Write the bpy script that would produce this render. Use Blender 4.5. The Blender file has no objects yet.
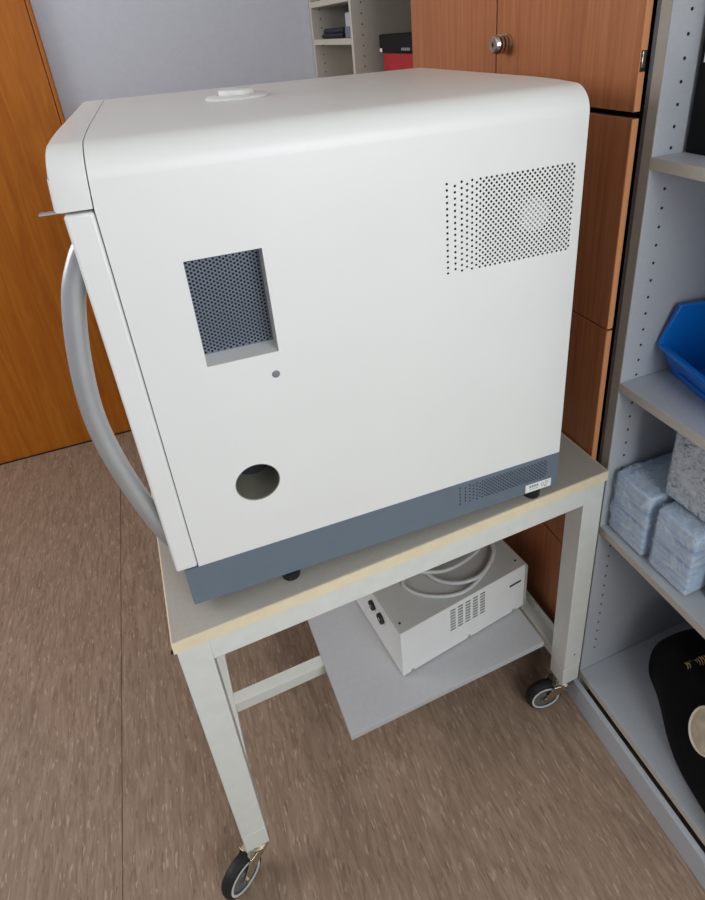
import bpy, math, random
from mathutils import Vector, Matrix
random.seed(7)
S = bpy.context.scene
COL = S.collection
PI = math.pi

# ------------------------------------------------------------------ camera
cam_d = bpy.data.cameras.new('camera')
cam = bpy.data.objects.new('camera', cam_d)
COL.objects.link(cam)
R_ = Vector((0.92804878, -0.36588949, -0.06964441))
U_ = Vector((0.22586968, 0.40419001, 0.88634831))
F_ = Vector((0.29615596, 0.83830502, -0.45775139))
m = Matrix((R_, U_, -F_)).transposed().to_4x4()
m.translation = Vector((0.0597, -0.66374, 1.45235))
cam.matrix_world = m
cam_d.sensor_width = 36.0
cam_d.lens = 593.135 / 900 * 36.0
cam_d.shift_x = -0.02692
cam_d.shift_y = -0.12977
cam_d.clip_start = 0.02
S.camera = cam

# ------------------------------------------------------------------ light
w = bpy.data.worlds.new('world')
S.world = w
w.use_nodes = True
w.node_tree.nodes['Background'].inputs[0].default_value = (0.80, 0.88, 1.0, 1)
w.node_tree.nodes['Background'].inputs[1].default_value = 0.26


def area(name, loc, target, sx, sy, power, col):
    d = bpy.data.lights.new(name, 'AREA')
    d.shape = 'RECTANGLE'
    d.size = sx
    d.size_y = sy
    d.energy = power
    d.color = col
    o = bpy.data.objects.new(name, d)
    COL.objects.link(o)
    o.location = loc
    o.rotation_euler = (Vector(target) - Vector(loc)).to_track_quat('-Z', 'Y').to_euler()
    return o


area('window_daylight', (0.80, -2.0, 1.60), (0.45, 0.4, 0.72), 1.5, 1.4, 44, (0.95, 0.985, 1.0))
area('side_fill', (-2.1, 0.95, 1.95), (0.7, 0.45, 1.35), 1.2, 0.9, 30, (1.0, 0.99, 0.97))  # soft fill added at left to brighten the upper doors and appliance top

S.view_settings.view_transform = 'Standard'
S.view_settings.look = 'None'
S.view_settings.gamma = 1.0
S.view_settings.use_curve_mapping = False
S.view_settings.exposure = 0.0


# ------------------------------------------------------------------ materials
def srgb(r, g, b):
    f = lambda c: (c / 255 / 12.92) if c / 255 <= 0.04045 else ((c / 255 + 0.055) / 1.055) ** 2.4
    return (f(r), f(g), f(b), 1)


def mat(name, col, rough=0.5, metal=0.0, noise=None, bump=None, spec=0.5):
    """noise = (scale, amount) fine colour mottling; bump = (scale, strength)"""
    M_ = bpy.data.materials.new(name)
    M_.use_nodes = True
    nt = M_.node_tree
    b = nt.nodes['Principled BSDF']
    b.inputs['Base Color'].default_value = col
    b.inputs['Roughness'].default_value = rough
    b.inputs['Metallic'].default_value = metal
    b.inputs['Specular IOR Level'].default_value = spec
    tc = nt.nodes.new('ShaderNodeTexCoord')
    if noise:
        n = nt.nodes.new('ShaderNodeTexNoise')
        n.inputs['Scale'].default_value = noise[0]
        n.inputs['Detail'].default_value = 6
        nt.links.new(tc.outputs['Object'], n.inputs['Vector'])
        r = nt.nodes.new('ShaderNodeValToRGB')
        a = noise[1]
        r.color_ramp.elements[0].position = 0.3
        r.color_ramp.elements[1].position = 0.7
        r.color_ramp.elements[0].color = tuple(c * (1 - a) for c in col[:3]) + (1,)
        r.color_ramp.elements[1].color = tuple(min(1, c * (1 + a)) for c in col[:3]) + (1,)
        nt.links.new(n.outputs['Fac'], r.inputs['Fac'])
        nt.links.new(r.outputs['Color'], b.inputs['Base Color'])
    if bump:
        n2 = nt.nodes.new('ShaderNodeTexNoise')
        n2.inputs['Scale'].default_value = bump[0]
        nt.links.new(tc.outputs['Object'], n2.inputs['Vector'])
        bn = nt.nodes.new('ShaderNodeBump')
        bn.inputs['Strength'].default_value = bump[1]
        bn.inputs['Distance'].default_value = 0.002
        nt.links.new(n2.outputs['Fac'], bn.inputs['Height'])
        nt.links.new(bn.outputs['Normal'], b.inputs['Normal'])
    return M_


def streak(name, stops, scale, rough=0.45, detail=8, dist=0.6, fleck=None, tone=None, spec=0.5):
    """colour from noise stretched by scale=(x,y,z); fleck=(scale, colour, threshold); tone = (scale, amount)"""
    M_ = bpy.data.materials.new(name)
    M_.use_nodes = True
    nt = M_.node_tree
    b = nt.nodes['Principled BSDF']
    b.inputs['Roughness'].default_value = rough
    b.inputs['Specular IOR Level'].default_value = spec
    tc = nt.nodes.new('ShaderNodeTexCoord')
    mp = nt.nodes.new('ShaderNodeMapping')
    mp.inputs['Scale'].default_value = scale
    nt.links.new(tc.outputs['Object'], mp.inputs['Vector'])
    n = nt.nodes.new('ShaderNodeTexNoise')
    n.inputs['Scale'].default_value = 1
    n.inputs['Detail'].default_value = detail
    n.inputs['Roughness'].default_value = 0.62
    n.inputs['Distortion'].default_value = dist
    nt.links.new(mp.outputs['Vector'], n.inputs['Vector'])
    r = nt.nodes.new('ShaderNodeValToRGB')
    els = r.color_ramp.elements
    els[0].position, els[0].color = stops[0]
    els[1].position, els[1].color = stops[-1]
    for p, c in stops[1:-1]:
        e = els.new(p)
        e.color = c
    nt.links.new(n.outputs['Fac'], r.inputs['Fac'])
    out = r.outputs['Color']
    for fl in (fleck or []):
        mp2 = nt.nodes.new('ShaderNodeMapping')
        mp2.inputs['Scale'].default_value = fl[0]
        mp2.inputs['Location'].default_value = (fl[2] * 7, fl[2] * 3, 0)
        nt.links.new(tc.outputs['Object'], mp2.inputs['Vector'])
        n2 = nt.nodes.new('ShaderNodeTexNoise')
        n2.inputs['Scale'].default_value = 1
        n2.inputs['Detail'].default_value = 2
        nt.links.new(mp2.outputs['Vector'], n2.inputs['Vector'])
        r2 = nt.nodes.new('ShaderNodeValToRGB')
        r2.color_ramp.elements[0].position = fl[2]
        r2.color_ramp.elements[1].position = fl[2] + 0.06
        r2.color_ramp.elements[0].color = (0, 0, 0, 1)
        r2.color_ramp.elements[1].color = (fl[3],) * 3 + (1,)
        nt.links.new(n2.outputs['Fac'], r2.inputs['Fac'])
        mx = nt.nodes.new('ShaderNodeMix')
        mx.data_type = 'RGBA'
        nt.links.new(r2.outputs['Color'], mx.inputs[0])
        nt.links.new(out, mx.inputs[6])
        mx.inputs[7].default_value = fl[1]
        out = mx.outputs[2]
    nt.links.new(out, b.inputs['Base Color'])
    return M_


WHITE = mat('white_enamel', srgb(232, 232, 228), 0.38, noise=(6, 0.012), bump=(900, 0.03))
PLINTH = mat('blue_grey_enamel', srgb(104, 116, 128), 0.45, noise=(30, 0.03))
GRILLE = mat('perforated_steel', srgb(122, 130, 144), 0.38, 0.4)
DARK = mat('dark_inside', srgb(26, 27, 28), 0.8, noise=(20, 0.1))
OLIVE = mat('dull_tube', srgb(120, 118, 106), 0.55, noise=(40, 0.1))
HUBW = mat('fan_hub', srgb(225, 228, 232), 0.5, noise=(20, 0.02))
SILVER = mat('satin_aluminium', srgb(186, 189, 190), 0.36, 0.55, noise=(30, 0.03))
CHROME = mat('chrome', srgb(205, 200, 188), 0.18, 1.0, noise=(60, 0.05))
ZINC = mat('yellow_zinc', srgb(222, 214, 190), 0.22, 0.95, noise=(80, 0.12))
RUBBER = mat('black_rubber', srgb(22, 22, 23), 0.55, noise=(50, 0.1))
HUBG = mat('grey_hub', srgb(112, 112, 108), 0.4, 0.3, noise=(50, 0.06))
RING = mat('pale_ring', srgb(205, 207, 208), 0.4, noise=(50, 0.03))
PAINT = mat('cream_grey_paint', srgb(218, 219, 212), 0.42, noise=(40, 0.03))
TOPG = mat('grey_laminate', srgb(176, 170, 160), 0.5, noise=(160, 0.035))
EDGE = mat('cream_edging', srgb(232, 217, 184), 0.5, noise=(60, 0.04))
BOARD = mat('grey_melamine', srgb(186, 186, 188), 0.45, noise=(120, 0.03))
PSUW = mat('instrument_white', srgb(226, 227, 224), 0.45, noise=(30, 0.015))
PSUG = mat('instrument_grey', srgb(178, 178, 172), 0.5, noise=(90, 0.03))
CABLE = mat('grey_cable', srgb(190, 190, 188), 0.5, noise=(60, 0.05))
SHELFG = mat('light_grey_melamine', srgb(186, 190, 196), 0.5, noise=(200, 0.03))
SHELFB = mat('beige_grey_melamine', srgb(196, 190, 178), 0.5, noise=(150, 0.03))
SHELFE = mat('warm_grey_edging', srgb(158, 152, 142), 0.5, noise=(90, 0.04))
CARC = mat('dark_grey_carcass', srgb(78, 82, 90), 0.5, noise=(80, 0.05))
WALL = mat('painted_wall', srgb(214, 217, 228), 0.75, noise=(60, 0.02), bump=(220, 0.25))
CEIL = mat('white_ceiling', srgb(225, 225, 222), 0.8, noise=(30, 0.02))
BLUE = mat('blue_plastic', srgb(14, 116, 212), 0.33, noise=(12, 0.04))
BLACKB = mat('black_card', srgb(14, 14, 16), 0.6, noise=(90, 0.1), spec=0.2)
LABELW = mat('white_paper', srgb(236, 236, 232), 0.6, noise=(40, 0.02))
INK = mat('dark_ink', srgb(50, 52, 56), 0.6, noise=(40, 0.05))
GREYINK = mat('grey_ink', srgb(150, 152, 156), 0.6, noise=(40, 0.05))
RED = mat('red_plastic', srgb(176, 18, 22), 0.45, noise=(20, 0.05))
NAVY = mat('navy_fabric', srgb(32, 35, 48), 0.7, noise=(80, 0.2), bump=(200, 0.3))
BAG = mat('black_cloth', srgb(12, 12, 13), 0.9, noise=(60, 0.2), bump=(80, 0.4), spec=0.2)
GOLD = mat('gold_thread', srgb(186, 164, 96), 0.5, noise=(150, 0.15))
TAN = mat('tan_leather', srgb(206, 190, 168), 0.6, noise=(45, 0.22))
CREAM = mat('cream_piping', srgb(232, 226, 212), 0.5, noise=(30, 0.03))
GREEN = mat('green_card', srgb(10, 92, 66), 0.5, noise=(30, 0.05))
BOXG = mat('slate_card', srgb(112, 118, 134), 0.6, noise=(60, 0.05))
BOXL = mat('pale_card', srgb(186, 190, 204), 0.6, noise=(60, 0.05))
PLUG = mat('grey_plug', srgb(118, 124, 130), 0.5, noise=(40, 0.03))
TISSUE = streak('folded_blue_tissue', [(0.34, srgb(134, 164, 200)), (0.5, srgb(210, 226, 242)), (0.68, srgb(156, 182, 212))],
                (6, 6, 75), 0.7, 4, 0.5)
TISSUE2 = streak('white_tubing', [(0.38, srgb(92, 98, 108)), (0.5, srgb(226, 230, 234)), (0.64, srgb(128, 136, 146))],
                 (60, 40, 46), 0.6, 5, 2.5)
WOOD = streak('beech_veneer', [(0.25, srgb(150, 90, 54)), (0.5, srgb(172, 108, 68)), (0.75, srgb(186, 122, 80))],
              (110, 110, 3.2), 0.45, 7, 0.4, spec=0.35)
WOODE = streak('beech_edging', [(0.25, srgb(212, 142, 92)), (0.75, srgb(230, 164, 114))], (90, 90, 3), 0.5, 5, 0.3)
DOORW = streak('oak_door_veneer', [(0.22, srgb(158, 84, 16)), (0.5, srgb(184, 106, 26)), (0.78, srgb(202, 126, 40))],
               (34, 34, 2.2), 0.42, 8, 1.2, spec=0.3)
FLOORM = streak('streaked_linoleum', [(0.2, srgb(112, 92, 76)), (0.5, srgb(148, 125, 106)), (0.8, srgb(172, 150, 130))],
                (70, 11, 1), 0.5, 9, 1.2,
                fleck=[((170, 30, 1), srgb(198, 178, 158), 0.62, 0.5), ((150, 26, 1), srgb(108, 86, 72), 0.63, 0.55)], spec=0.3)


def film(name):
    M_ = bpy.data.materials.new(name)
    M_.use_nodes = True
    nt = M_.node_tree
    b = nt.nodes['Principled BSDF']
    b.inputs['Base Color'].default_value = (0.85, 0.92, 1, 1)
    b.inputs['Roughness'].default_value = 0.12
    tr = nt.nodes.new('ShaderNodeBsdfTransparent')
    tr.inputs[0].default_value = (0.97, 0.985, 1, 1)
    mx = nt.nodes.new('ShaderNodeMixShader')
    tc = nt.nodes.new('ShaderNodeTexCoord')
    n = nt.nodes.new('ShaderNodeTexNoise')
    n.inputs['Scale'].default_value = 26
    n.inputs['Detail'].default_value = 5
    n.inputs['Distortion'].default_value = 1.5
    nt.links.new(tc.outputs['Object'], n.inputs['Vector'])
    r = nt.nodes.new('ShaderNodeValToRGB')
    r.color_ramp.elements[0].position = 0.45
    r.color_ramp.elements[1].position = 0.75
    r.color_ramp.elements[0].color = (0.10,) * 3 + (1,)
    r.color_ramp.elements[1].color = (0.62,) * 3 + (1,)
    nt.links.new(n.outputs['Fac'], r.inputs['Fac'])
    bn = nt.nodes.new('ShaderNodeBump')
    bn.inputs['Strength'].default_value = 0.9
    bn.inputs['Distance'].default_value = 0.006
    nt.links.new(n.outputs['Fac'], bn.inputs['Height'])
    nt.links.new(bn.outputs['Normal'], b.inputs['Normal'])
    nt.links.new(r.outputs['Color'], mx.inputs[0])
    nt.links.new(tr.outputs[0], mx.inputs[1])
    nt.links.new(b.outputs[0], mx.inputs[2])
    nt.links.new(mx.outputs[0], nt.nodes['Material Output'].inputs[0])
    return M_


FILM = film('clear_film')


# ------------------------------------------------------------------ mesh helpers
class MB:
    def __init__(s):
        s.v, s.f = [], []

    def add(s, vs, fs, M=None):
        o = len(s.v)
        s.v += [tuple(M @ Vector(p)) if M is not None else tuple(p) for p in vs]
        s.f += [tuple(o + i for i in f) for f in fs]
        return s

    def box(s, x0, x1, y0, y1, z0, z1, M=None):
        vs = [(x0, y0, z0), (x1, y0, z0), (x1, y1, z0), (x0, y1, z0), (x0, y0, z1), (x1, y0, z1), (x1, y1, z1), (x0, y1, z1)]
        return s.add(vs, [(3, 2, 1, 0), (4, 5, 6, 7), (0, 1, 5, 4), (1, 2, 6, 5), (2, 3, 7, 6), (3, 0, 4, 7)], M)

    def prism(s, pts, axis, a, b, M=None):
        """pts: 2-D polygon (ccw seen from +axis); axis x: (y,z), y: (x,z), z: (x,y)"""
        mk = {'x': lambda p, t: (t, p[0], p[1]), 'y': lambda p, t: (p[0], t, p[1]), 'z': lambda p, t: (p[0], p[1], t)}[axis]
        n = len(pts)
        vs = [mk(p, a) for p in pts] + [mk(p, b) for p in pts]
        fs = [tuple(range(n - 1, -1, -1)), tuple(range(n, 2 * n))]
        fs += [(i, (i + 1) % n, n + (i + 1) % n, n + i) for i in range(n)]
        return s.add(vs, fs, M)

    def lathe(s, prof, n=28, M=None, cap=True):
        """prof [(r,z)] round local z"""
        vs, fs = [], []
        for r, z in prof:
            for k in range(n):
                a = 2 * PI * k / n
                vs.append((r * math.cos(a), r * math.sin(a), z))
        for i in range(len(prof) - 1):
            for k in range(n):
                a, b = i * n + k, i * n + (k + 1) % n
                fs.append((a, b, b + n, a + n))
        if cap:
            if prof[0][0] > 1e-6:
                fs.append(tuple(range(n - 1, -1, -1)))
            if prof[-1][0] > 1e-6:
                q = (len(prof) - 1) * n
                fs.append(tuple(range(q, q + n)))
        return s.add(vs, fs, M)

    def tube(s, pts, r, n=12, closed=False):
        pts = [Vector(p) for p in pts]
        N = len(pts)
        vs, fs = [], []
        up = None
        for i, p in enumerate(pts):
            if closed:
                t = (pts[(i + 1) % N] - pts[i - 1]).normalized()
            else:
                t = (pts[min(i + 1, N - 1)] - pts[max(i - 1, 0)]).normalized()
            if up is None:
                up = t.orthogonal().normalized()
            up = (up - t * up.dot(t)).normalized()
            sd = t.cross(up)
            for k in range(n):
                a = 2 * PI * k / n
                vs.append(p + (up * math.cos(a) + sd * math.sin(a)) * r)
        for i in range(N if closed else N - 1):
            j = (i + 1) % N
            for k in range(n):
                fs.append((i * n + k, i * n + (k + 1) % n, j * n + (k + 1) % n, j * n + k))
        if not closed:
            fs.append(tuple(range(n - 1, -1, -1)))
            fs.append(tuple((N - 1) * n + k for k in range(n)))
        return s.add(vs, fs)

    def rect(s, x0, x1, z0, z1, y=0.0):          # faces -y
        return s.add([(x0, y, z0), (x1, y, z0), (x1, y, z1), (x0, y, z1)], [(0, 1, 2, 3)])

    def hole8(s, x0, x1, z0, z1, cx, cz, r, y=0.0, d=0.0005):
        """rectangular cell facing -y with an octagonal hole whose rim goes d deep"""
        outer = [(x1, cz), (x1, z1), (cx, z1), (x0, z1), (x0, cz), (x0, z0), (cx, z0), (x1, z0)]
        vs = [(p[0], y, p[1]) for p in outer]
        ring = [(cx + r * math.cos(k * PI / 4), cz + r * math.sin(k * PI / 4)) for k in range(8)]
        vs += [(p[0], y, p[1]) for p in ring] + [(p[0], y + d, p[1]) for p in ring]
        fs = []
        for k in range(8):
            j = (k + 1) % 8
            fs.append((k, j, 8 + j, 8 + k))
            fs.append((8 + k, 8 + j, 16 + j, 16 + k))
        return s.add(vs, fs)

    def slot(s, x0, x1, z0, z1, a0, a1, c0, c1, y=0.0, d=0.002):
        """rectangular cell facing -y with a rectangular hole"""
        o = [(x0, z0), (x1, z0), (x1, z1), (x0, z1)]
        i = [(a0, c0), (a1, c0), (a1, c1), (a0, c1)]
        vs = [(p[0], y, p[1]) for p in o] + [(p[0], y, p[1]) for p in i] + [(p[0], y + d, p[1]) for p in i]
        fs = []
        for k in range(4):
            j = (k + 1) % 4
            fs += [(k, j, 4 + j, 4 + k), (4 + k, 4 + j, 8 + j, 8 + k)]
        return s.add(vs, fs)

    def perf(s, x0, x1, z0, z1, cols, p, n, r, y=0.0):
        """staggered holes: column centres cols, n holes of pitch p"""
        zb = z0 + ((z1 - z0) - n * p) / 2
        zt = zb + n * p
        edges = [x0] + [(cols[i] + cols[i + 1]) / 2 for i in range(len(cols) - 1)] + [x1]
        if zb > z0 + 1e-6:
            s.rect(x0, x1, z0, zb, y)
            s.rect(x0, x1, zt, z1, y)
        for i, c in enumerate(cols):
            a, b = edges[i], edges[i + 1]
            if i % 2:
                s.rect(a, b, zb, zb + p / 2, y)
                s.rect(a, b, zt - p / 2, zt, y)
            for k in range(n - (i % 2)):
                z = zb + k * p + (p / 2 if i % 2 else 0)
                s.hole8(a, b, z, z + p, c, z + p / 2, r, y)
        return s

    def build(s, name, material, parent=None, bevel=0, smooth=35, seg=2, subsurf=0):
        me = bpy.data.meshes.new(name)
        me.from_pydata(s.v, [], s.f)
        me.update()
        me.materials.append(material)
        if smooth:
            me.polygons.foreach_set('use_smooth', [True] * len(me.polygons))
            me.set_sharp_from_angle(angle=math.radians(smooth))
        o = bpy.data.objects.new(name, me)
        COL.objects.link(o)
        if parent:
            o.parent = parent
        if bevel:
            b = o.modifiers.new('bevel', 'BEVEL')
            b.width = bevel
            b.segments = seg
            b.limit_method = 'ANGLE'
            b.angle_limit = math.radians(40)
        if subsurf:
            q = o.modifiers.new('subsurf', 'SUBSURF')
            q.levels = q.render_levels = subsurf
        return o


def tag(o, label, cat, group=None):
    o['label'] = label
    o['category'] = cat
    if group:
        o['group'] = group
    return o


def thing(name, label, cat, loc=(0, 0, 0), rz=0.0, group=None):
    o = bpy.data.objects.new(name, None)
    o.empty_display_size = 0.05
    COL.objects.link(o)
    o.location = loc
    o.rotation_euler = (0, 0, rz)
    return tag(o, label, cat, group)


def struct(o):
    o['kind'] = 'structure'
    return o


def frame(o, z):
    """matrix helper: local z axis along unit vector z, origin o"""
    z = Vector(z).normalized()
    return Matrix.Translation(o) @ z.to_track_quat('Z', 'Y').to_matrix().to_4x4()


def smoothpath(pts, k=8):
    P = [Vector(p) for p in pts]
    P = [P[0] * 2 - P[1]] + P + [P[-1] * 2 - P[-2]]
    out = []
    for i in range(1, len(P) - 2):
        a, b, c, d = P[i - 1:i + 3]
        for j in range(k):
            t = j / k
            out.append(0.5 * ((2 * b) + (c - a) * t + (2 * a - 5 * b + 4 * c - d) * t * t + (3 * b - 3 * c + d - a) * t ** 3))
    out.append(P[-2])
    return out


# ================================================================== setting
WY = 1.69          # back wall
XR = 1.142         # wall behind the cupboards
floor = struct(MB().box(-2.2, XR + 0.1, -2.2, WY + 0.1, -0.06, 0).build('floor', FLOORM))
sm = MB().box(-0.3025, -0.3008, -2.2, WY - 0.03, 0, 0.0006).build('floor_seam', mat('seam_line', srgb(88, 70, 60), 0.6, noise=(40, 0.05)), floor)
struct(MB().box(-2.2, XR + 0.1, WY, WY + 0.1, 0, 2.6).build('wall_back', WALL))
struct(MB().box(XR, XR + 0.1, -2.2, WY, 0, 2.6).build('wall_right', WALL))
struct(MB().box(-2.3, -2.2, -2.2, WY + 0.1, 0, 2.6).build('wall_left', WALL))
struct(MB().box(-2.2, XR + 0.1, -2.2, WY + 0.1, 2.6, 2.7).build('ceiling', CEIL))
dr = struct(MB().box(-1.10, -0.174, WY - 0.022, WY, 0.006, 2.06).build('door_1', DOORW, bevel=0.002))
fr = MB().box(-0.171, -0.160, WY - 0.026, WY, 0, 2.09).box(-1.126, -1.103, WY - 0.026, WY, 0, 2.09).box(-1.103, -0.171, WY - 0.026, WY, 2.063, 2.09)
fr.build('door_frame', DOORW, dr, bevel=0.002)
MB().box(-1.10, -0.174, WY - 0.0225, WY - 0.021, 0.0, 0.006).build('door_gap', DARK, dr)

# ================================================================== shelving and cupboards along the right
XC = 0.7207        # front plane of the shelving
XB = 1.13          # rear


def holes(mb, y, x, z0, z1, p, face=-1):
    """row of shelf-pin holes as shallow dark plugs on a panel face at y"""
    z = z0
    while z < z1:
        M = frame((x, y, z), (0, face, 0))
        mb.lathe([(0.0024, -0.001), (0.0024, 0.0004)], 10, M)
        z += p


# ---- open unit at the right
u = thing('open_shelf_unit', 'grey open shelf unit right of the wooden cupboard, holding the blue bin and wrapped packs', 'shelf unit', (0.92, -0.42, 0))


def rel(mb, root):
    T = Matrix.Translation(-Vector(root.location))
    mb.v = [tuple(T @ Vector(p)) for p in mb.v]
    return mb


YL, YR_ = 0.0100, -0.62
H_U = 2.0
pn = MB().box(XC, XB, -0.0085, YL, 0.0, H_U)
rel(pn, u).build('side_panel', SHELFG, u, bevel=0.0015)
rel(MB().box(XC, XB, YR_ - 0.02, YR_, 0.0, H_U), u).build('side_panel', SHELFG, u, bevel=0.0015)
eb = MB().box(XC - 0.0012, XC + 0.0006, -0.0081, YL - 0.0005, 0.0, H_U)
rel(eb, u).build('edge_band', SHELFE, u)
hp = MB()
holes(hp, -0.0085, XC + 0.033, 0.16, 1.9, 0.0292)
holes(hp, -0.0085, XB - 0.06, 0.16, 1.9, 0.0292)
ho = rel(hp, u).build('pin_holes', DARK, u)
ho['kind'] = 'stuff'
rel(MB().box(XB - 0.012, XB, YR_, -0.0087, 0.06, H_U), u).build('back_panel', SHELFG, u)
rel(MB().box(XC, XB - 0.013, YR_, -0.0087, H_U - 0.02, H_U), u).build('top_panel', SHELFG, u)
for zt in (1.2610, 0.8825, 0.5500, 1.63):
    sh = rel(MB().box(XC + 0.001, XB - 0.013, YR_ + 0.001, -0.0090, zt - 0.0175, zt), u).build('shelf_board', SHELFG, u, bevel=0.001)
    rel(MB().box(XC - 0.0004, XC + 0.0014, YR_ + 0.001, -0.0090, zt - 0.0172, zt - 0.0003), u).build('edge_band', SHELFB, sh)
bt = rel(MB().box(XC + 0.001, XB - 0.013, YR_ + 0.001, -0.0090, 0.078, 0.096), u).build('shelf_board', SHELFG, u, bevel=0.001)
rel(MB().box(XC - 0.0004, XC + 0.0014, YR_ + 0.001, -0.0090, 0.0785, 0.0955), u).build('edge_band', SHELFB, bt)
rel(MB().box(XC - 0.016, XC - 0.0040, YR_ - 0.02, YL, 0.0, 0.068), u).build('plinth', SHELFG, u, bevel=0.001)

# ---- wooden cupboard
XD = 0.7085        # door front plane
c = thing('wooden_cupboard', 'brown wood veneer cupboard with a locked upper door, behind the white appliance', 'cupboard', (0.92, 0.40, 0))
body = MB()
body.box(XC, XB, 0.0106, 0.0180, 0, H_U).box(XC, XB, 0.757, 0.7705, 0, H_U)
body.box(XB - 0.012, XB, 0.0182, 0.757, 0, H_U).box(XC + 0.002, XB - 0.012, 0.0182, 0.757, H_U - 0.02, H_U)
body.box(XC + 0.004, XB - 0.012, 0.0182, 0.757, 0.06, 0.08).box(XC + 0.02, XC + 0.035, 0.0182, 0.757, 0, 0.06)
body.box(XC + 0.045, XB - 0.012, 0.0182, 0.757, 1.304, 1.322)
rel(body, c).build('carcass', CARC, c)
Y0, YM, Y1 = 0.0250, 0.3905, 0.768


def door_panel(name, ya, yb, za, zb):
    d_ = rel(MB().box(XD, XC - 0.0006, ya, yb, za, zb), c).build(name, WOOD, c, bevel=0.0006)
    if ya == Y0:
        rel(MB().box(XD + 0.0008, XC - 0.0010, ya - 0.0008, ya + 0.0004, za + 0.0006, zb - 0.0006), c).build('edge_band', WOODE, d_)
    return d_


dR = door_panel('door', Y0, YM - 0.0015, 1.3195, H_U - 0.01)
dL = door_panel('door', YM + 0.0025, Y1, 1.3195, H_U - 0.01)
zs = [1.3105, 0.970, 0.683, 0.420, 0.090]
for i in range(4):
    door_panel('drawer_front', Y0, Y1, zs[i + 1] + 0.0035, zs[i])
# knurled lock on the right door
lk = MB()
prof = [(0.0, -0.034), (0.0135, -0.034), (0.0155, -0.0325), (0.0165, -0.030), (0.0175, -0.026), (0.0150, -0.025), (0.0150, -0.0225), (0.0178, -0.0215),
        (0.0178, -0.0180), (0.0150, -0.017), (0.0150, -0.0145), (0.0178, -0.0135), (0.0178, -0.010), (0.0152, -0.009), (0.0152, -0.0075), (0.0180, -0.0065), (0.0180, 0.0)]
LKM = Matrix.Translation((XD, 0.352, 1.409)) @ Matrix.Scale(0.93, 4) @ Matrix.Rotation(PI / 2, 4, 'Y')
lk.lathe(prof, 32, LKM)
lo = rel(lk, c).build('lock', CHROME, dR, smooth=25)
gv = MB()
for za_, zb_ in ((-0.0249, -0.0226), (-0.0169, -0.0146), (-0.0089, -0.0076)):
    gv.lathe([(0.0151, za_), (0.0156, za_ + 0.0003), (0.0156, zb_ - 0.0003), (0.0151, zb_)], 32, LKM, cap=False)
rel(gv, c).build('groove_rings', DARK, lo)
MBk = MB().lathe([(0.0030, -0.0345), (0.0030, -0.0335)], 16, LKM).box(XD - 0.0322, XD - 0.0312, 0.3510, 0.3530, 1.4045, 1.4135)
rel(MBk, c).build('keyhole', DARK, lo)
# strike plate on the door edge
sp = MB().box(XD + 0.0015, XC - 0.0014, Y0 - 0.0014, Y0 - 0.0002, 1.372, 1.399)
so = rel(sp, c).build('strike_recess', DARK, dR)
rel(MB().box(XD + 0.002, XC - 0.004, Y0 - 0.0040, Y0 - 0.0008, 1.377, 1.391).box(XD + 0.003, XC - 0.002, Y0 - 0.0030, Y0 - 0.0008, 1.384, 1.398), c).build('strike_plate', CHROME, so, bevel=0.0006)

# ---- open unit at the far end
fu = thing('open_shelf_unit', 'beige grey open shelf unit against the far wall beyond the cupboard', 'shelf unit', (0.92, 1.23, 0))
rel(MB().box(XC, XB, 0.7712, 0.789, 0, H_U), fu).build('side_panel', SHELFB, fu, bevel=0.001)
rel(MB().box(XC, XB, 1.226, 1.244, 0.07, H_U), fu).build('divider_panel', SHELFB, fu, bevel=0.001)
rel(MB().box(XC, XB, 1.655, 1.673, 0, H_U), fu).build('side_panel', SHELFB, fu, bevel=0.001)
rel(MB().box(XB - 0.012, XB, 0.789, 1.655, 0.05, H_U), fu).build('back_panel', SHELFB, fu)
rel(MB().box(XC, XB - 0.012, 0.789, 1.655, H_U - 0.018, H_U), fu).build('top_panel', SHELFB, fu)
hp = MB()
holes(hp, 1.226, XC + 0.033, 1.2, 1.9, 0.0292)
holes(hp, 1.655, XC + 0.033, 1.2, 1.9, 0.0292)
ho = rel(hp, fu).build('pin_holes', DARK, fu)
ho['kind'] = 'stuff'
for ya, yb, zt in ((1.2445, 1.6545, 1.427), (1.2445, 1.6545, 1.05), (1.2445, 1.6545, 1.545), (0.7895, 1.2255, 1.29), (0.7895, 1.2255, 0.9), (0.7895, 1.2255, 1.63), (0.7895, 1.6545, 0.1)):
    rel(MB().box(XC + 0.001, XB - 0.013, ya, yb, zt - 0.018, zt), fu).build('shelf_board', SHELFB, fu, bevel=0.001)
rel(MB().box(XC + 0.004, XC + 0.02, 0.789, 1.655, 0, 0.08), fu).build('plinth', SHELFB, fu)

# things in the far unit
bx = thing('storage_box', 'red box with a black lid in the far open shelf beside the cupboard', 'box', (0.90, 1.01, 1.29))
rel(MB().box(0.785, 1.02, 0.875, 1.145, 1.2905, 1.392), bx).build('box_body', RED, bx, bevel=0.004)
rel(MB().box(0.776, 1.03, 0.865, 1.155, 1.382, 1.432), bx).build('lid', BLACKB, bx, bevel=0.005)
rel(MB().box(0.7750, 0.7762, 1.130, 1.147, 1.385, 1.395), bx).build('tag', LABELW, bx)
mk = MB()
for k in range(5):
    mk.box(0.7752, 0.7762, 0.932 + k * 0.012, 0.940 + k * 0.012, 1.390, 1.397)
rel(mk, bx).build('lettering', GREYINK, bx)
fo = thing('folder', 'dark navy zipped folder lying lowest on the far upper shelf', 'folder', (0.87, 1.565, 1.427))
rel(MB().box(0.752, 0.96, 1.422, 1.650, 1.4275, 1.4425), fo).build('cover', NAVY, fo, bevel=0.005)
rel(MB().box(0.7515, 0.9605, 1.4215, 1.6505, 1.4340, 1.4360), fo).build('zip', DARK, fo)
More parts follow.
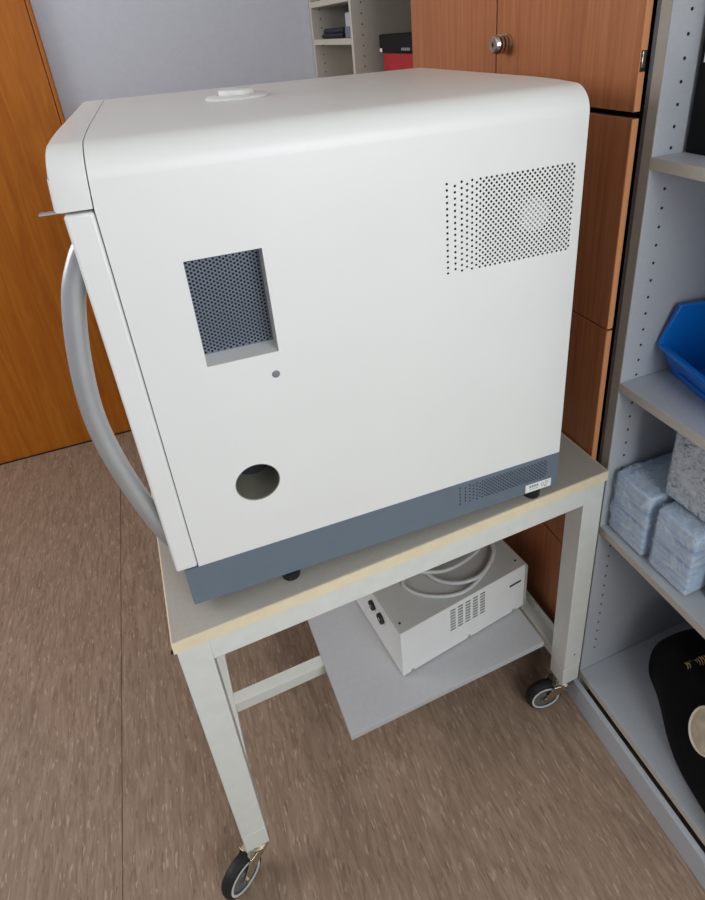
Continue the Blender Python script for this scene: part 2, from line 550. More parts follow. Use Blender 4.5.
fo = thing('folder', 'dark navy folder stacked on top of the zipped folder on the far shelf', 'folder', (0.87, 1.57, 1.443))
rel(MB().box(0.757, 0.96, 1.430, 1.644, 1.4430, 1.4590), fo).build('cover', NAVY, fo, bevel=0.005)
tag(rel_o := MB().box(0.80 - 0.85, 0.90 - 0.85, -0.03, 0.026, 0, 0.032).build('card_box', BOXG, bevel=0.001), 'slate grey small box beside the navy folders on the far shelf', 'box')
rel_o.location = (0.808, 1.377, 1.4275)
tag(rel_o := MB().box(0.803 - 0.85, 0.90 - 0.85, -0.028, 0.024, 0, 0.040).build('card_box', BOXL, bevel=0.001), 'pale small box standing on the slate grey box on the far shelf', 'box')
rel_o.location = (0.808, 1.377, 1.460)

# ================================================================== trolley
TR = 0.0329
TZ = 0.7065
tx0, tx1, ty0, ty1 = -0.0616, 0.7140, -0.0379, 0.575
cx, cy = (tx0 + tx1) / 2, (ty0 + ty1) / 2
rc = Matrix.Rotation(TR, 3, 'Z')
tr = thing('lab_trolley', 'white steel trolley on castors with grey top and cream edging, carrying the white appliance', 'trolley',
           rc @ Vector((cx, cy, 0)), TR)


def tl(mb):
    mb.v = [(p[0] - cx, p[1] - cy, p[2]) for p in mb.v]
    return mb


tp = tl(MB().box(tx0 + 0.0015, tx1 - 0.0015, ty0 + 0.0015, ty1 - 0.0015, 0.685, TZ)).build('tabletop', TOPG, tr, bevel=0.0008)
ed = MB().box(tx0, tx1, ty0, ty0 + 0.0017, 0.685, TZ - 0.0003).box(tx0, tx1, ty1 - 0.0017, ty1, 0.685, TZ - 0.0003)
ed.box(tx0, tx0 + 0.0017, ty0 + 0.0017, ty1 - 0.0017, 0.685, TZ - 0.0003).box(tx1 - 0.0017, tx1, ty0 + 0.0017, ty1 - 0.0017, 0.685, TZ - 0.0003)
tl(ed).build('edge_band', EDGE, tp)
LW = 0.045
xa, xb, ya, yb = tx0 + 0.003, tx1 - 0.003, ty0 + 0.002, ty1 - 0.002
tl(MB().box(xa + LW, xb - LW, ya, ya + 0.03, 0.642, 0.6848)).build('apron', PAINT, tr, bevel=0.001)
tl(MB().box(xa + LW, xb - LW, yb - 0.03, yb, 0.642, 0.6848)).build('apron', PAINT, tr, bevel=0.001)
tl(MB().box(xa, xa + 0.03, ya + LW, yb - LW, 0.642, 0.6848)).build('apron', PAINT, tr, bevel=0.001)
tl(MB().box(xb - 0.03, xb, ya + LW, yb - LW, 0.642, 0.6848)).build('apron', PAINT, tr, bevel=0.001)


def caster(lx, ly, dx, dy):
    """swivel castor under leg centre (lx,ly); (dx,dy) = trail direction of the wheel"""
    n = math.hypot(dx, dy)
    dx, dy = dx / n, dy / n
    M = Matrix.Translation((lx, ly, 0)) @ Matrix(((dx, -dy, 0, 0), (dy, dx, 0, 0), (0, 0, 1, 0), (0, 0, 0, 1)))
    o = 0.047
    wr = 0.043
    fk = MB()
    fk.lathe([(0.0, 0.080), (0.020, 0.080), (0.023, 0.083), (0.023, 0.087), (0.019, 0.089), (0.021, 0.0915), (0.021, 0.0945), (0.017, 0.0965), (0.017, 0.0985), (0, 0.0985)], 28, M)
    # folded fork: roof plate and two cheeks that narrow towards the axle
    fk.box(-0.016, 0.030, -0.0175, 0.0175, 0.0775, 0.081, M)
    for s in (-1, 1):
        poly = [(-0.016, 0.081), (-0.010, 0.068), (o - 0.012, 0.042), (o - 0.006, 0.036), (o + 0.004, 0.037), (o + 0.008, 0.044), (0.030, 0.081)]
        y0 = s * 0.0160
        fk.prism([(p[0], p[1]) for p in poly], 'y', y0 - 0.0012, y0 + 0.0012, M)
    f_ = tl(fk).build('caster', ZINC if lx < 0.3 else CHROME, tr, bevel=0.0005)
    WM = M @ Matrix.Translation((o, 0, wr)) @ Matrix.Rotation(PI / 2, 4, 'X')
    ty = MB().lathe([(0.031, -0.0115), (0.036, -0.012), (0.0405, -0.0095), (wr, -0.004), (wr, 0.004), (0.0405, 0.0095), (0.036, 0.012), (0.031, 0.0115), (0.031, -0.0115)], 40, WM, cap=False)
    tl(ty).build('wheel', RUBBER, f_)
    hb = MB().lathe([(0.0, -0.0095), (0.011, -0.0125), (0.012, -0.009), (0.0305, -0.0085), (0.0305, 0.0085), (0.012, 0.009), (0.011, 0.0125), (0.0, 0.0095)], 32, WM)
    tl(hb).build('hub', HUBG, f_)
    rg = MB()
    for s in (-1, 1):
        rg.lathe([(0.0296, s * 0.0105), (0.0296, s * 0.0127), (0.0338, s * 0.0127), (0.0338, s * 0.0105), (0.0296, s * 0.0105)], 40, WM, cap=False)
    tl(rg).build('ring', RING, f_)
    bo = MB().lathe([(0, -0.021), (0.005, -0.021), (0.005, 0.021), (0, 0.021)], 6, WM)
    tl(bo).build('axle_bolt', CHROME, f_)


trail = {0: (-0.88, -0.47), 1: (-0.95, 0.18), 2: (-0.5, 0.8), 3: (-0.7, 0.6)}
for k, (px, py) in enumerate(((xa, ya), (xb - LW, ya), (xa, yb - LW), (xb - LW, yb - LW))):
    lg = tl(MB().box(px, px + LW, py, py + LW, 0.152, 0.6848)).build('leg', PAINT, tr, bevel=0.0015)
    tl(MB().box(px + 0.0006, px + LW - 0.0006, py + 0.0006, py + LW - 0.0006, 0.0985, 0.1512)).build('leg_extension', PAINT, lg, bevel=0.0012)
    caster(px + LW / 2, py + LW / 2, *trail[k])
# H-shaped lower frame
for px in (xa + 0.012, xb - 0.012 - 0.028):
    tl(MB().box(px, px + 0.028, ya + LW, yb - LW, 0.140, 0.169)).build('lower_rail', PAINT, tr, bevel=0.001)
tl(MB().box(xa + 0.04, xb - 0.04, 0.203, 0.231, 0.140, 0.169)).build('lower_rail', PAINT, tr, bevel=0.001)
tl(MB().box(xa + 0.04, xb - 0.04, 0.400, 0.428, 0.140, 0.169)).build('lower_rail', PAINT, tr, bevel=0.001)
# upright lip of the right rail and small bolts
tl(MB().box(xb - 0.016, xb - 0.012, ya + LW + 0.02, yb - LW, 0.169, 0.196)).build('rail_lip', PAINT, tr, bevel=0.001)
tl(MB().lathe([(0.006, 0), (0.006, 0.004), (0.0032, 0.0042), (0.0032, 0.009), (0, 0.009)], 6, frame((xa - 0.0002, ya + 0.018, 0.668), (-1, 0, 0)))).build('bolt', DARK, tr)
tl(MB().lathe([(0.0022, 0), (0.0022, 0.0006)], 10, frame((xb - 0.02, ya + 0.0001, 0.195), (0, -1, 0)))).build('leg_hole', DARK, tr)

# loose board on the lower frame
bd = MB().box(0.0, 0.472, 0.0, 0.46, 0.0, 0.016).build('shelf_board', BOARD, bevel=0.001)
tag(bd, 'loose light grey board lying on the lower rails of the trolley', 'board')
bd.location = (0.183, 0.031, 0.1692)
bd.rotation_euler = (0, 0, 0.030)

# ---- instrument box on the board
ps = thing('power_supply', 'low white metal instrument box with vent slots, lying on the grey board under the trolley', 'instrument', (0.3290, 0.1000, 0.1855), 0.130)
PL, PD, PH = 0.338, 0.290, 0.142
fr = MB()
vx0, vx1, vz0, vz1 = 0.124, 0.226, 0.058, 0.130
fr.rect(0, PL, 0.003, vz0).rect(0, PL, vz1, PH).rect(0, vx0, vz0, vz1).rect(vx1, PL, vz0, vz1)
nc, nr = 5, 8
cw, ch = (vx1 - vx0) / nc, (vz1 - vz0) / nr
for i in range(nc):
    for j in range(nr):
        x, z = vx0 + i * cw, vz0 + j * ch
        fr.slot(x, x + cw, z, z + ch, x + 0.12 * cw, x + 0.80 * cw, z + 0.27 * ch, z + 0.73 * ch, 0.0, 0.0003)
fr.add([(0, 0, 0.003), (0, 0, PH), (0, PD, PH), (0, PD, 0.003)], [(0, 1, 2, 3)])
fr.add([(PL, 0, 0.003), (PL, PD, 0.003), (PL, PD, PH), (PL, 0, PH)], [(0, 1, 2, 3)])
fr.add([(0, PD, 0.003), (0, PD, PH), (PL, PD, PH), (PL, PD, 0.003)], [(0, 1, 2, 3)])
fr.add([(0, 0, 0.003), (0, PD, 0.003), (PL, PD, 0.003), (PL, 0, 0.003)], [(0, 1, 2, 3)])
fr.build('case', PSUW, ps)
MB().box(0.0, PL, 0.0, PD, PH + 0.0002, PH + 0.0016).build('top_cover', PSUG, ps, bevel=0.0008)
MB().box(PL + 0.0003, PL + 0.0025, -0.006, PD, 0.004, PH + 0.0016).build('front_plate', PSUG, ps, bevel=0.0006)
MB().box(vx0 - 0.005, vx1 + 0.005, 0.0012, 0.003, vz0 - 0.005, vz1 + 0.005).build('vent_backing', DARK, ps)
for xx in (0.024, 0.178, 0.308):
    MB().box(xx - 0.004, xx + 0.004, -0.0012, 0.0004, 0.0, 0.007).lathe([(0.0045, -0.0012), (0.0045, 0.0004)], 14, frame((xx, 0, 0.007), (0, 1, 0))).build('clip', PSUG, ps)
MB().box(0.293, 0.326, -0.0012, -0.0002, 0.094, 0.099).build('slot_bar', INK, ps)
for (x, y) in ((0.012, 0.022), (PL - 0.014, 0.02), (0.012, PD - 0.02)):
    MB().lathe([(0.0028, PH + 0.0014), (0.0028, PH + 0.0022)], 10, Matrix.Translation((x, y, 0))).build('screw', DARK, ps)
for (y, z, rr) in ((0.084, 0.100, 0.0125), (0.124, 0.100, 0.0115)):
    cn = MB().lathe([(rr, 0), (rr, 0.007), (rr * 0.72, 0.0072), (rr * 0.72, 0.003), (0, 0.003)], 20, frame((-0.0002, y, z), (-1, 0, 0)))
    cq = cn.build('connector', RUBBER, ps)
    MB().lathe([(rr * 0.4, 0.003), (rr * 0.4, 0.0074), (0, 0.0078)], 14, frame((-0.0002, y, z), (-1, 0, 0))).build('connector_pin', CHROME, cq)
sk = MB().box(-0.004, -0.0002, 0.190, 0.222, 0.085, 0.117).build('power_socket', RUBBER, ps, bevel=0.002)
# coil of grey cable on the instrument
cz = 0.1855 + PH + 0.0016
loopA = [(0.392, 0.225), (0.3776, 0.199), (0.3963, 0.165), (0.4339, 0.140), (0.4772, 0.1275), (0.5189, 0.134), (0.5655, 0.158), (0.604, 0.188), (0.619, 0.222), (0.600, 0.262), (0.545, 0.280), (0.480, 0.262)]
loopB = [(0.436, 0.226), (0.4394, 0.190), (0.4627, 0.160), (0.4985, 0.1433), (0.5445, 0.1446), (0.587, 0.172), (0.609, 0.203), (0.606, 0.238), (0.570, 0.262), (0.510, 0.252), (0.455, 0.225)]
loopC = [(0.425, 0.203), (0.440, 0.193), (0.474, 0.182), (0.522, 0.186), (0.572, 0.204), (0.590, 0.235), (0.560, 0.285), (0.500, 0.312), (0.430, 0.300), (0.395, 0.330), (0.372, 0.362)]
allp = loopA + loopB + loopC
pts = []
for i, (x, y) in enumerate(allp):
    lev = 0 if i < len(loopA) else (1 if i < len(loopA) + len(loopB) else 2)
    pts.append((x + 0.006, y + 0.006, cz + 0.0044 + lev * 0.0088))
pts = smoothpath(pts, 8)
end = [pts[-1]]
cab = MB().tube(pts + end[1:], 0.0042, 10)
tag(cab.build('power_cable', CABLE), 'grey cable coiled in loops on top of the white instrument box', 'cable')

# ================================================================== the white appliance
AR = -0.0242
ap = thing('lab_steriliser', 'large white boxy laboratory appliance with a blue grey plinth and silver door handle', 'laboratory appliance', (0, 0, TZ), AR)
L, W, H = 0.600, 0.543, 0.6674
BZ0, BZ1 = 0.0150, 0.0850
ZS = H - 0.038
side = MB()
wx0, wx1, wz0, wz1 = 0.0728, 0.1612, 0.394, 0.5297
gx0, gx1, gz0, gz1 = 0.393, 0.590, 0.4450, 0.5740
pcx, pcz, pr_, ps_ = 0.1035, 0.2015, 0.0305, 0.04
# port row
side.rect(0, L, BZ1, pcz - ps_)
side.rect(0, pcx - ps_, pcz - ps_, pcz + ps_).rect(pcx + ps_, L, pcz - ps_, pcz + ps_)
n = 48
ov, iv = [], []
for k in range(n):
    a = 2 * PI * k / n
    ca, sa = math.cos(a), math.sin(a)
    q = ps_ / max(abs(ca), abs(sa))
    ov.append((pcx + q * ca, 0, pcz + q * sa))
    iv.append((pcx + pr_ * ca, 0, pcz + pr_ * sa))
side.add(ov + iv, [(k, (k + 1) % n, n + (k + 1) % n, n + k) for k in range(n)])
side.rect(0, L, pcz + ps_, wz0)
side.rect(0, wx0, wz0, wz1).rect(wx1, gx0, wz0, gz0).rect(wx1, gx0, gz0, wz1)
side.rect(gx0, gx1, wz0, gz0).rect(gx1, L, wz0, gz0).rect(gx1, L, gz0, gz1)
side.rect(0, gx0, wz1, gz1).rect(0, L, gz1, 0.6005)


def shx(z):                                   # the hood joint leans in slightly towards the top
    return 0.0055 * max(0.0, (z - 0.6005) / (H - 0.6005))


side.add([(0, 0, 0.6005), (L, 0, 0.6005), (L, 0, ZS), (shx(ZS), 0, ZS)], [(0, 1, 2, 3)])
offs = [0, .011, .0205, .028, .0353, .0417, .047, .0515, .0555, .059]
while offs[-1] + 0.00375 < 0.1895:
    offs.append(offs[-1] + 0.00375)
cols = [0.3972 + o for o in offs]
side.perf(gx0, gx1, gz0, gz1, cols, 0.00785, 16, 0.00180)
# curved shoulder, top, back and right end
prof = [(0, ZS)]
for k in range(1, 13):
    a = k / 12 * math.radians(84)
    prof.append((0.036 * (1 - math.cos(a)), ZS + 0.0350 * math.sin(a)))
prof += [(0.075, H - 0.0012), (0.13, H), (W - 0.012, H), (W - 0.003, H - 0.003), (W, H - 0.012), (W, BZ1), (0, BZ1)]
np_ = len(prof)
vs = [(shx(p[1]), p[0], p[1]) for p in prof] + [(L, p[0], p[1]) for p in prof]
side.add(vs, [(i, i + np_, i + 1 + np_, i + 1) for i in range(np_ - 2)])
side.add([(L, p[0], p[1]) for p in prof], [tuple(range(np_ - 1, -1, -1))])
side.add([(shx(p[1]), p[0], p[1]) for p in prof], [tuple(range(np_))])
hs = side.build('housing', WHITE, ap, smooth=30)
# recessed perforated window
rd = 0.036
rc_ = MB()
rc_.add([(wx0, 0, wz0), (wx1, 0, wz0), (wx1, rd, wz0), (wx0, rd, wz0)], [(0, 1, 2, 3)])
rc_.add([(wx0, 0, wz1), (wx1, 0, wz1), (wx1, rd, wz1), (wx0, rd, wz1)], [(3, 2, 1, 0)])
rc_.add([(wx0, 0, wz0), (wx0, 0, wz1), (wx0, rd, wz1), (wx0, rd, wz0)], [(3, 2, 1, 0)])
rc_.add([(wx1, 0, wz0), (wx1, 0, wz1), (wx1, rd, wz1), (wx1, rd, wz0)], [(0, 1, 2, 3)])
rw = rc_.build('window_recess', WHITE, ap)
gm = MB()
step = 0.00395
gc = [wx0 + 0.0022 + step * i for i in range(int((wx1 - wx0 - 0.003) / step) + 1)]
gm.perf(wx0, wx1, wz0, wz1, gc, 0.0052, 26, 0.00172, rd - 0.002)
gm.build('perforated_screen', GRILLE, rw)
# port liner
pt = MB()
PM = Matrix.Translation((pcx, 0, pcz)) @ Matrix.Rotation(-PI / 2, 4, 'X')
pt.lathe([(pr_ + 0.0004, 0.0002), (pr_ - 0.0012, 0.0010), (pr_ - 0.0012, 0.058)], 48, PM, cap=False)
po = pt.build('port_tube', OLIVE, ap)
MB().lathe([(pr_ - 0.001, 0.057), (pr_ - 0.001, 0.058)], 40, PM).build('port_screen', DARK, po)
MB().lathe([(0.0052, -0.0004), (0.0052, 0.0003), (0.0044, 0.0007), (0, 0.0008)], 20, frame((0.1528, 0, 0.3625), (0, -1, 0))).build('plug', PLUG, ap)
# dark plate added so the vent holes stay black; fan hub glimpsed through them
ch_ = MB().box(gx0 - 0.01, gx1 + 0.005, 0.040, 0.044, gz0 - 0.02, gz1 + 0.02).build('dark_plate', DARK, ap)
MB().lathe([(0.024, 0), (0.024, 0.024), (0.020, 0.028), (0, 0.029)], 28, frame((0.536, 0.040, 0.503), (0, -1, 0))).build('fan_hub', HUBW, ch_)
MB().box(wx0 - 0.01, wx1 + 0.01, rd + 0.02, rd + 0.024, wz0 - 0.01, wz1 + 0.01).build('screen_backing', DARK, rw)
# plinth with its own vent
bs = MB()
BL0 = -0.0200
vx0, vx1, vz0, vz1 = 0.408, 0.581, 0.0345, 0.0810
bs.rect(BL0, L, BZ0, vz0).rect(BL0, L, vz1, BZ1 - 0.0003).rect(BL0, vx0, vz0, vz1).rect(vx1, L, vz0, vz1)
f2 = 0.166 / 0.1895
bcols = [0.4125 + o * f2 for o in offs]
bs.perf(vx0, vx1, vz0, vz1, bcols, 0.0068, 6, 0.00155)
bs.add([(BL0, 0, BZ0), (BL0, 0, BZ1 - 0.0003), (BL0, W, BZ1 - 0.0003), (BL0, W, BZ0)], [(0, 1, 2, 3)])
bs.add([(L, 0, BZ0), (L, W, BZ0), (L, W, BZ1 - 0.0003), (L, 0, BZ1 - 0.0003)], [(0, 1, 2, 3)])
bs.add([(BL0, W, BZ0), (BL0, W, BZ1 - 0.0003), (L, W, BZ1 - 0.0003), (L, W, BZ0)], [(0, 1, 2, 3)])
bs.add([(BL0, 0, BZ0), (BL0, W, BZ0), (L, W, BZ0), (L, 0, BZ0)], [(0, 1, 2, 3)])
bs.add([(BL0, 0, BZ1 - 0.0003), (L, 0, BZ1 - 0.0003), (L, W, BZ1 - 0.0003), (BL0, W, BZ1 - 0.0003)], [(0, 1, 2, 3)])
bo_ = bs.build('plinth', PLINTH, ap)
MB().box(vx0 - 0.005, vx1 + 0.005, 0.012, 0.014, vz0 - 0.005, vz1).build('vent_backing', DARK, bo_)
for (x, y) in ((0.125, 0.010), (0.556, 0.010), (0.05, 0.51), (0.556, 0.51)):
    MB().lathe([(0.0125, 0.0), (0.0142, 0.002), (0.0150, 0.0149)], 24, Matrix.Translation((x, y, 0))).build('foot', RUBBER, ap)
# rating sticker on the plinth
st = MB().box(0.537, 0.5875, -0.0006, -0.0001, 0.0165, 0.0335).build('sticker', LABELW, ap)
mk = MB()
for k in range(4):
    mk.box(0.5445 + k * 0.0046, 0.5480 + k * 0.0046, -0.0009, -0.0006, 0.0255, 0.0305)
for k in range(3):
    mk.box(0.5440 + k * 0.006, 0.5490 + k * 0.006, -0.0009, -0.0006, 0.0215, 0.0225)
for (x, z, r) in ((0.5705, 0.0255, 0.0034), (0.5785, 0.0285, 0.0028), (0.5765, 0.0215, 0.0022)):
    mk.lathe([(r, 0.0006), (r, 0.0009), (r - 0.0009, 0.0009), (r - 0.0009, 0.0006)], 18, frame((x, 0, z), (0, -1, 0)), cap=False)
mk.build('print', GREYINK, st)
# front door (left end), hood above it, latch plate and handle
dt = 0.0305
ZP = 0.6005
dm = MB().box(-dt, -0.0012, 0.0, W, BZ1 + 0.0006, ZP - 0.0022)
dd = dm.build('front_door', WHITE, ap, bevel=0.0035, seg=4)
hood = [(p[0], p[1]) for p in prof if p[1] > ZS - 1e-6 or p[0] >= W - 0.02]
hp_ = [(0, ZP + 0.0012)] + [(p[0], p[1]) for p in prof[:-2]] + [(W, ZP + 0.0012)]
hm = MB()
nh = len(hp_)
# two sections so that the outer left corner is softly rounded
secs = [(-0.0012, 0.0), (-0.0300, 0.0), (-0.0355, 0.0018), (-0.0376, 0.006)]
cyh, czh = W / 2, (H + ZP) / 2
vs = []
for xs, ins in secs:
    for (y, z) in hp_:
        yy = cyh + (y - cyh) * (1 - ins / cyh)
        zz = z - ins if z > czh else z + ins * 0.3
        vs.append((xs + shx(z), yy, zz))
fs = []
for s_ in range(len(secs) - 1):
    for i in range(nh):
        j = (i + 1) % nh
        fs.append((s_ * nh + i, s_ * nh + j, (s_ + 1) * nh + j, (s_ + 1) * nh + i))
fs.append(tuple(range(nh)))
fs.append(tuple((len(secs) - 1) * nh + i for i in range(nh - 1, -1, -1)))
hm.add(vs, fs)
hm.build('hood', WHITE, ap, smooth=40)
MB().box(-0.0535, -0.004, 0.010, 0.020, ZP - 0.0012, ZP + 0.0006).build('latch_plate', SILVER, ap, bevel=0.0004)
MB().box(-0.0012, -0.0002, 0.003, W - 0.003, BZ1 + 0.002, ZS).build('door_gasket', DARK, ap)
hy = 0.036
hpts = [(-0.018, hy, 0.563), (-0.033, hy, 0.5415), (-0.051, hy, 0.4995), (-0.0655, hy, 0.4255), (-0.0715, hy, 0.3425), (-0.063, hy, 0.2605), (-0.0425, hy, 0.1645), (-0.0275, hy, 0.118)]
MB().tube(smoothpath(hpts, 8), 0.0128, 20).build('handle', SILVER, dd)
# steam vent cap on top
vt = MB().lathe([(0.0460, 0.0), (0.0465, 0.0025), (0.0435, 0.0045), (0.030, 0.0055), (0.0285, 0.004), (0.0265, 0.004), (0.0262, 0.0110), (0.0245, 0.0122), (0, 0.0124)], 40,
                Matrix.Translation((0.200, 0.296, H + 0.0001)))
vt.build('vent_cap', PSUW, ap)

# ================================================================== things in the right shelf unit
# blue stacking bin, turned on the shelf
bn = thing('stacking_bin', 'blue open fronted plastic bin on the middle shelf of the grey unit', 'bin', (0.817, -0.0245, 0.8827), 0)
ang = math.atan2(-0.112, -0.026)            # direction along the front
bn.rotation_euler = (0, 0, ang)              # local +x runs along the front, local +y points into the shelf
BWd, BD, BH, LH = 0.20, 0.27, 0.130, 0.064
th = 0.003


def binshell():
    b = MB()
    # outline of the side wall (y depth, z): lip leans outwards
    prof = [(0.0, 0.0), (-0.030, LH), (-0.028, LH + 0.012), (-0.004, BH), (BD, BH), (BD, 0.0)]
    b.prism(prof, 'x', 0, th)
    b.prism(prof, 'x', BWd - th, BWd)
    b.box(th, BWd - th, 0, BD, 0, th)
    b.box(th, BWd - th, BD - th, BD, th, BH)
    b.prism([(0.0, 0.0), (0.004, 0.0), (-0.026, LH), (-0.030, LH)], 'x', th, BWd - th)
    return b


# local axes: x along front (towards the camera), y must point to +X world: for this angle +y of the empty points the right way
bo2 = binshell().build('bin_body', BLUE, bn, bevel=0.0012)
rim = MB()
for x in (-0.004, BWd - 0.004):
    rim.prism([(-0.031, LH - 0.006), (-0.034, LH), (-0.030, LH + 0.014), (-0.007, BH + 0.003), (BD, BH + 0.003), (BD, BH - 0.004), (0.000, BH - 0.004), (-0.020, LH + 0.008), (-0.022, LH - 0.006)], 'x', x, x + 0.008)
rim.box(-0.004, BWd + 0.004, BD - 0.003, BD + 0.004, BH - 0.004, BH + 0.003)
rim.box(0.0, BWd, -0.036, -0.026, LH - 0.006, LH + 0.001)
rim.build('rim', BLUE, bn, bevel=0.0012)
MB().prism([(-0.004, 0.010), (-0.0085, 0.010), (-0.0140, 0.023), (-0.0105, 0.023)], 'x', 0.035, 0.165).build('label_rail', BLUE, bn, bevel=0.0008)


def pack(label, loc, rz, sx, sy, sz, material, seed, grp=None):
    t = thing('wrapped_pack', label, 'pack', loc, rz)
    rnd = random.Random(seed)
    g = 0.006
    MB().box(g, sx - g, g, sy - g, 0.003, sz - g).build('contents', material, t, bevel=0.0045, seg=3)
    # crinkled film: subdivided box with jitter
    nx, ny, nz = 9, 9, 8
    mb = MB()
    idx = {}
    vs = []

    def vid(i, j, k):
        if (i, j, k) not in idx:
            idx[(i, j, k)] = len(vs)
            q = 0.0035
            edge = sum((i in (0, nx), j in (0, ny), k in (0, nz)))
            sh = 0.006 if edge >= 2 else 0
            p = [sx * i / nx, sy * j / ny, sz * k / nz]
            for a, (ii, nn, ss) in enumerate(((i, nx, sx), (j, ny, sy), (k, nz, sz))):
                if ii == 0:
                    p[a] += sh
                elif ii == nn:
                    p[a] -= sh
                lo_, hi_ = 0.0, ss
                p[a] = min(max(p[a] + rnd.uniform(-q, q), 0.0), ss)
            vs.append(tuple(p))
        return idx[(i, j, k)]
    fs = []
    for i in range(nx):
        for j in range(ny):
            fs.append((vid(i, j, 0), vid(i, j + 1, 0), vid(i + 1, j + 1, 0), vid(i + 1, j, 0)))
            fs.append((vid(i, j, nz), vid(i + 1, j, nz), vid(i + 1, j + 1, nz), vid(i, j + 1, nz)))
    for i in range(nx):
        for k in range(nz):
            fs.append((vid(i, 0, k), vid(i + 1, 0, k), vid(i + 1, 0, k + 1), vid(i, 0, k + 1)))
            fs.append((vid(i, ny, k), vid(i, ny, k + 1), vid(i + 1, ny, k + 1), vid(i + 1, ny, k)))
    for j in range(ny):
        for k in range(nz):
            fs.append((vid(0, j, k), vid(0, j, k + 1), vid(0, j + 1, k + 1), vid(0, j + 1, k)))
            fs.append((vid(nx, j, k), vid(nx, j + 1, k), vid(nx, j + 1, k + 1), vid(nx, j, k + 1)))
    mb.add(vs, fs)
    mb.build('film_wrap', FILM, t, smooth=50)
    return t


pack('pale blue wrapped pack farthest left on the lower shelf, beside the pin-hole side panel', (0.727, -0.108, 0.5503), 0.0, 0.20, 0.0965, 0.147, TISSUE, 3)
pack('pale blue pack of folded sheets in front, under the clear wrapped pack', (0.731, -0.2055, 0.5503), 0.03, 0.13, 0.0925, 0.144, TISSUE, 5)
pack('clear wrapped pack of grey and white tubing stacked on the folded blue pack', (0.760, -0.264, 0.6978), 0.06, 0.16, 0.165, 0.142, TISSUE2, 8)
gb = MB().box(-0.05, 0.05, -0.012, 0.012, 0, 0.10).build('card_box', GREEN, bevel=0.001)
tag(gb, 'dark green card box behind the folded blue pack on the lower shelf', 'box')
gb.location = (0.82, -0.2225, 0.5503)

# lever arch file on the upper shelf
fl = thing('ring_binder', 'black lever arch file with a white spine label on the upper right shelf', 'binder', (0.90, -0.05, 1.261), 0)
rel(MB().box(0.775, 1.05, -0.0905, -0.0140, 1.2612, 1.578), fl).build('cover', BLACKB, fl, bevel=0.003)
rel(MB().box(0.7744, 0.7751, -0.0800, -0.0215, 1.380, 1.540), fl).build('spine_label', LABELW, fl)
mk = MB().box(0.7740, 0.7745, -0.0700, -0.0300, 1.388, 1.399)
rel(mk, fl).build('lettering', INK, fl)
rg = MB().lathe([(0.0135, -0.0006), (0.0135, 0.0010), (0.0112, 0.0010), (0.0112, -0.0006), (0.0135, -0.0006)], 28, frame((0.775, -0.050, 1.345), (-1, 0, 0)), cap=False)
rel(rg, fl).build('finger_ring', CHROME, fl)

# black cloth bag on the bottom board
bg = thing('cloth_bag', 'black cloth bag with gold lettering on the bottom shelf', 'bag', (0.835, -0.050, 0.0962), 0)
bang = math.atan2(-0.235, -0.09)
bg.rotation_euler = (0, 0, bang)             # local +x along the front towards the camera, +y into the shelf


def blob(sx, sy, sz, nx, ny, nz, fn):
    mb = MB()
    idx, vs, fs = {}, [], []

    def vid(i, j, k):
        if (i, j, k) not in idx:
            idx[(i, j, k)] = len(vs)
            vs.append(fn(i / nx, j / ny, k / nz))
        return idx[(i, j, k)]
    for i in range(nx):
        for j in range(ny):
            fs.append((vid(i, j, 0), vid(i, j + 1, 0), vid(i + 1, j + 1, 0), vid(i + 1, j, 0)))
            fs.append((vid(i, j, nz), vid(i + 1, j, nz), vid(i + 1, j + 1, nz), vid(i, j + 1, nz)))
    for i in range(nx):
        for k in range(nz):
            fs.append((vid(i, 0, k), vid(i + 1, 0, k), vid(i + 1, 0, k + 1), vid(i, 0, k + 1)))
            fs.append((vid(i, ny, k), vid(i, ny, k + 1), vid(i + 1, ny, k + 1), vid(i + 1, ny, k)))
    for j in range(ny):
        for k in range(nz):
            fs.append((vid(0, j, k), vid(0, j, k + 1), vid(0, j + 1, k + 1), vid(0, j + 1, k)))
            fs.append((vid(nx, j, k), vid(nx, j + 1, k), vid(nx, j + 1, k + 1), vid(nx, j, k + 1)))
    mb.add(vs, fs)
    return mb


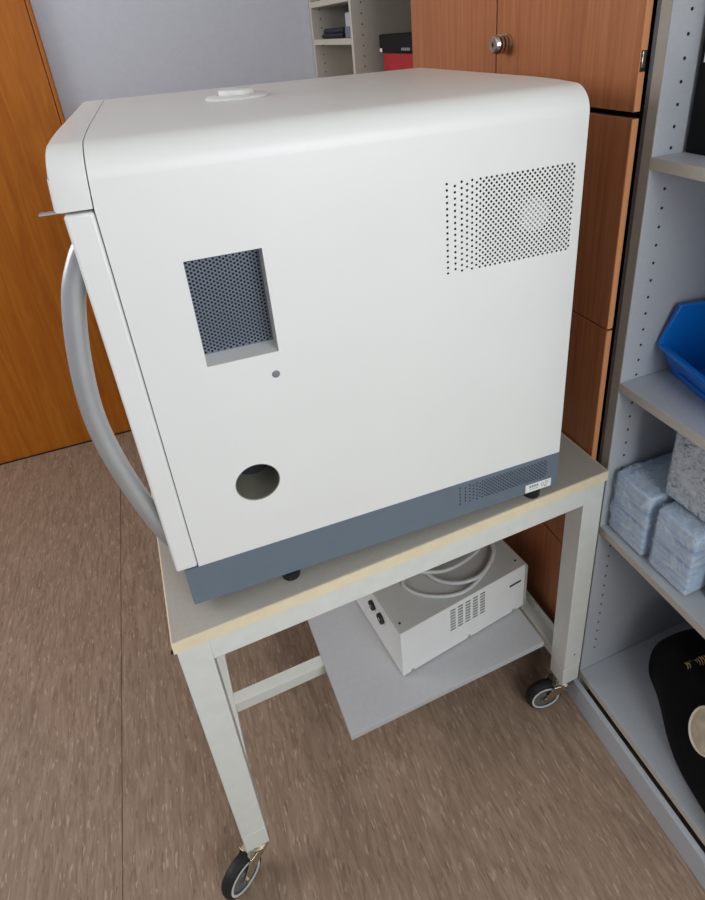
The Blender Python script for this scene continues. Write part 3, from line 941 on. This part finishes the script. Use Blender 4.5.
def bagfn(a, b, c):
    # rounded sack 0.46 x 0.22 x 0.22, top pulled in and wavy
    x = (a - 0.5) * 2
    y = (b - 0.5) * 2
    k = 0.22
    ex = x * math.sqrt(1 - k * y * y)
    ey = y * math.sqrt(1 - k * x * x)
    tp = 1 - 0.22 * c ** 2
    z = c * (0.205 + 0.012 * math.sin(5 * a + 2 * b) - 0.03 * abs(x) ** 3)
    bul = 1 + 0.10 * math.sin(PI * c)
    return (0.20 + ex * 0.205 * tp * bul, 0.115 + ey * 0.105 * tp * bul + 0.008 * math.sin(9 * a + 3 * c), z)


bb = blob(0, 0, 0, 10, 8, 6, bagfn).build('bag_body', BAG, bg, subsurf=2, smooth=0)
for p in bb.data.polygons:
    p.use_smooth = True
hd = MB().tube(smoothpath([(0.10, 0.12, 0.195), (0.12, 0.10, 0.232), (0.20, 0.09, 0.245), (0.28, 0.10, 0.232), (0.30, 0.12, 0.195)], 8), 0.007, 10)
hd.build('handle', BAG, bg)

strokes = MB()
rnd = random.Random(4)
A0, A1 = Vector((0.1350, 0.0270, 0.2060)), Vector((0.1310, 0.0640, 0.2175))
for k in range(9):
    p = A0.lerp(A1, k / 8)
    h = 0.0055 + 0.003 * rnd.random()
    q = [p + Vector((-h, -0.0012, 0)), p + Vector((0, 0.0010, 0.0006)), p + Vector((h, -0.0008, 0))]
    strokes.tube(smoothpath(q, 4), 0.0010, 6)
    if k % 3 == 0:
        strokes.tube([p + Vector((-h, -0.001, 0)), p + Vector((-h * 0.4, 0.0035, 0.001))], 0.0010, 6)
strokes.build('gold_lettering', GOLD, bg)

# oval tan patch with cream piping on the front of the bag
pc, pn = Vector((0.240, 0.0225, 0.176)), Vector((0.12, -0.918, 0.378))
PMt = frame(pc, pn) @ Matrix.Diagonal((0.80, 1.0, 1.0, 1.0))
pb = MB().lathe([(0.0, 0.0070), (0.030, 0.0066), (0.0425, 0.0050), (0.0435, -0.006)], 36, PMt).build('tan_patch', TAN, bg)
MB().lathe([(0.0418, 0.004), (0.0425, 0.0075), (0.0450, 0.0080), (0.0468, 0.006), (0.0465, -0.006)], 36, PMt, cap=False).build('piping', CREAM, pb)

# the whole run of cupboards with its contents stands this far along the wall
for o in (u, c, fu, bx, fl, bn, bg, gb) + tuple(o for o in COL.objects if o.parent is None and (o.name.startswith(('folder', 'card_box', 'wrapped_pack')))):
    if not o.get('placed'):
        o.location += Vector((0.0078, 0.0095, 0))
        o['placed'] = True
for o in COL.objects:
    if 'placed' in o:
        del o['placed']
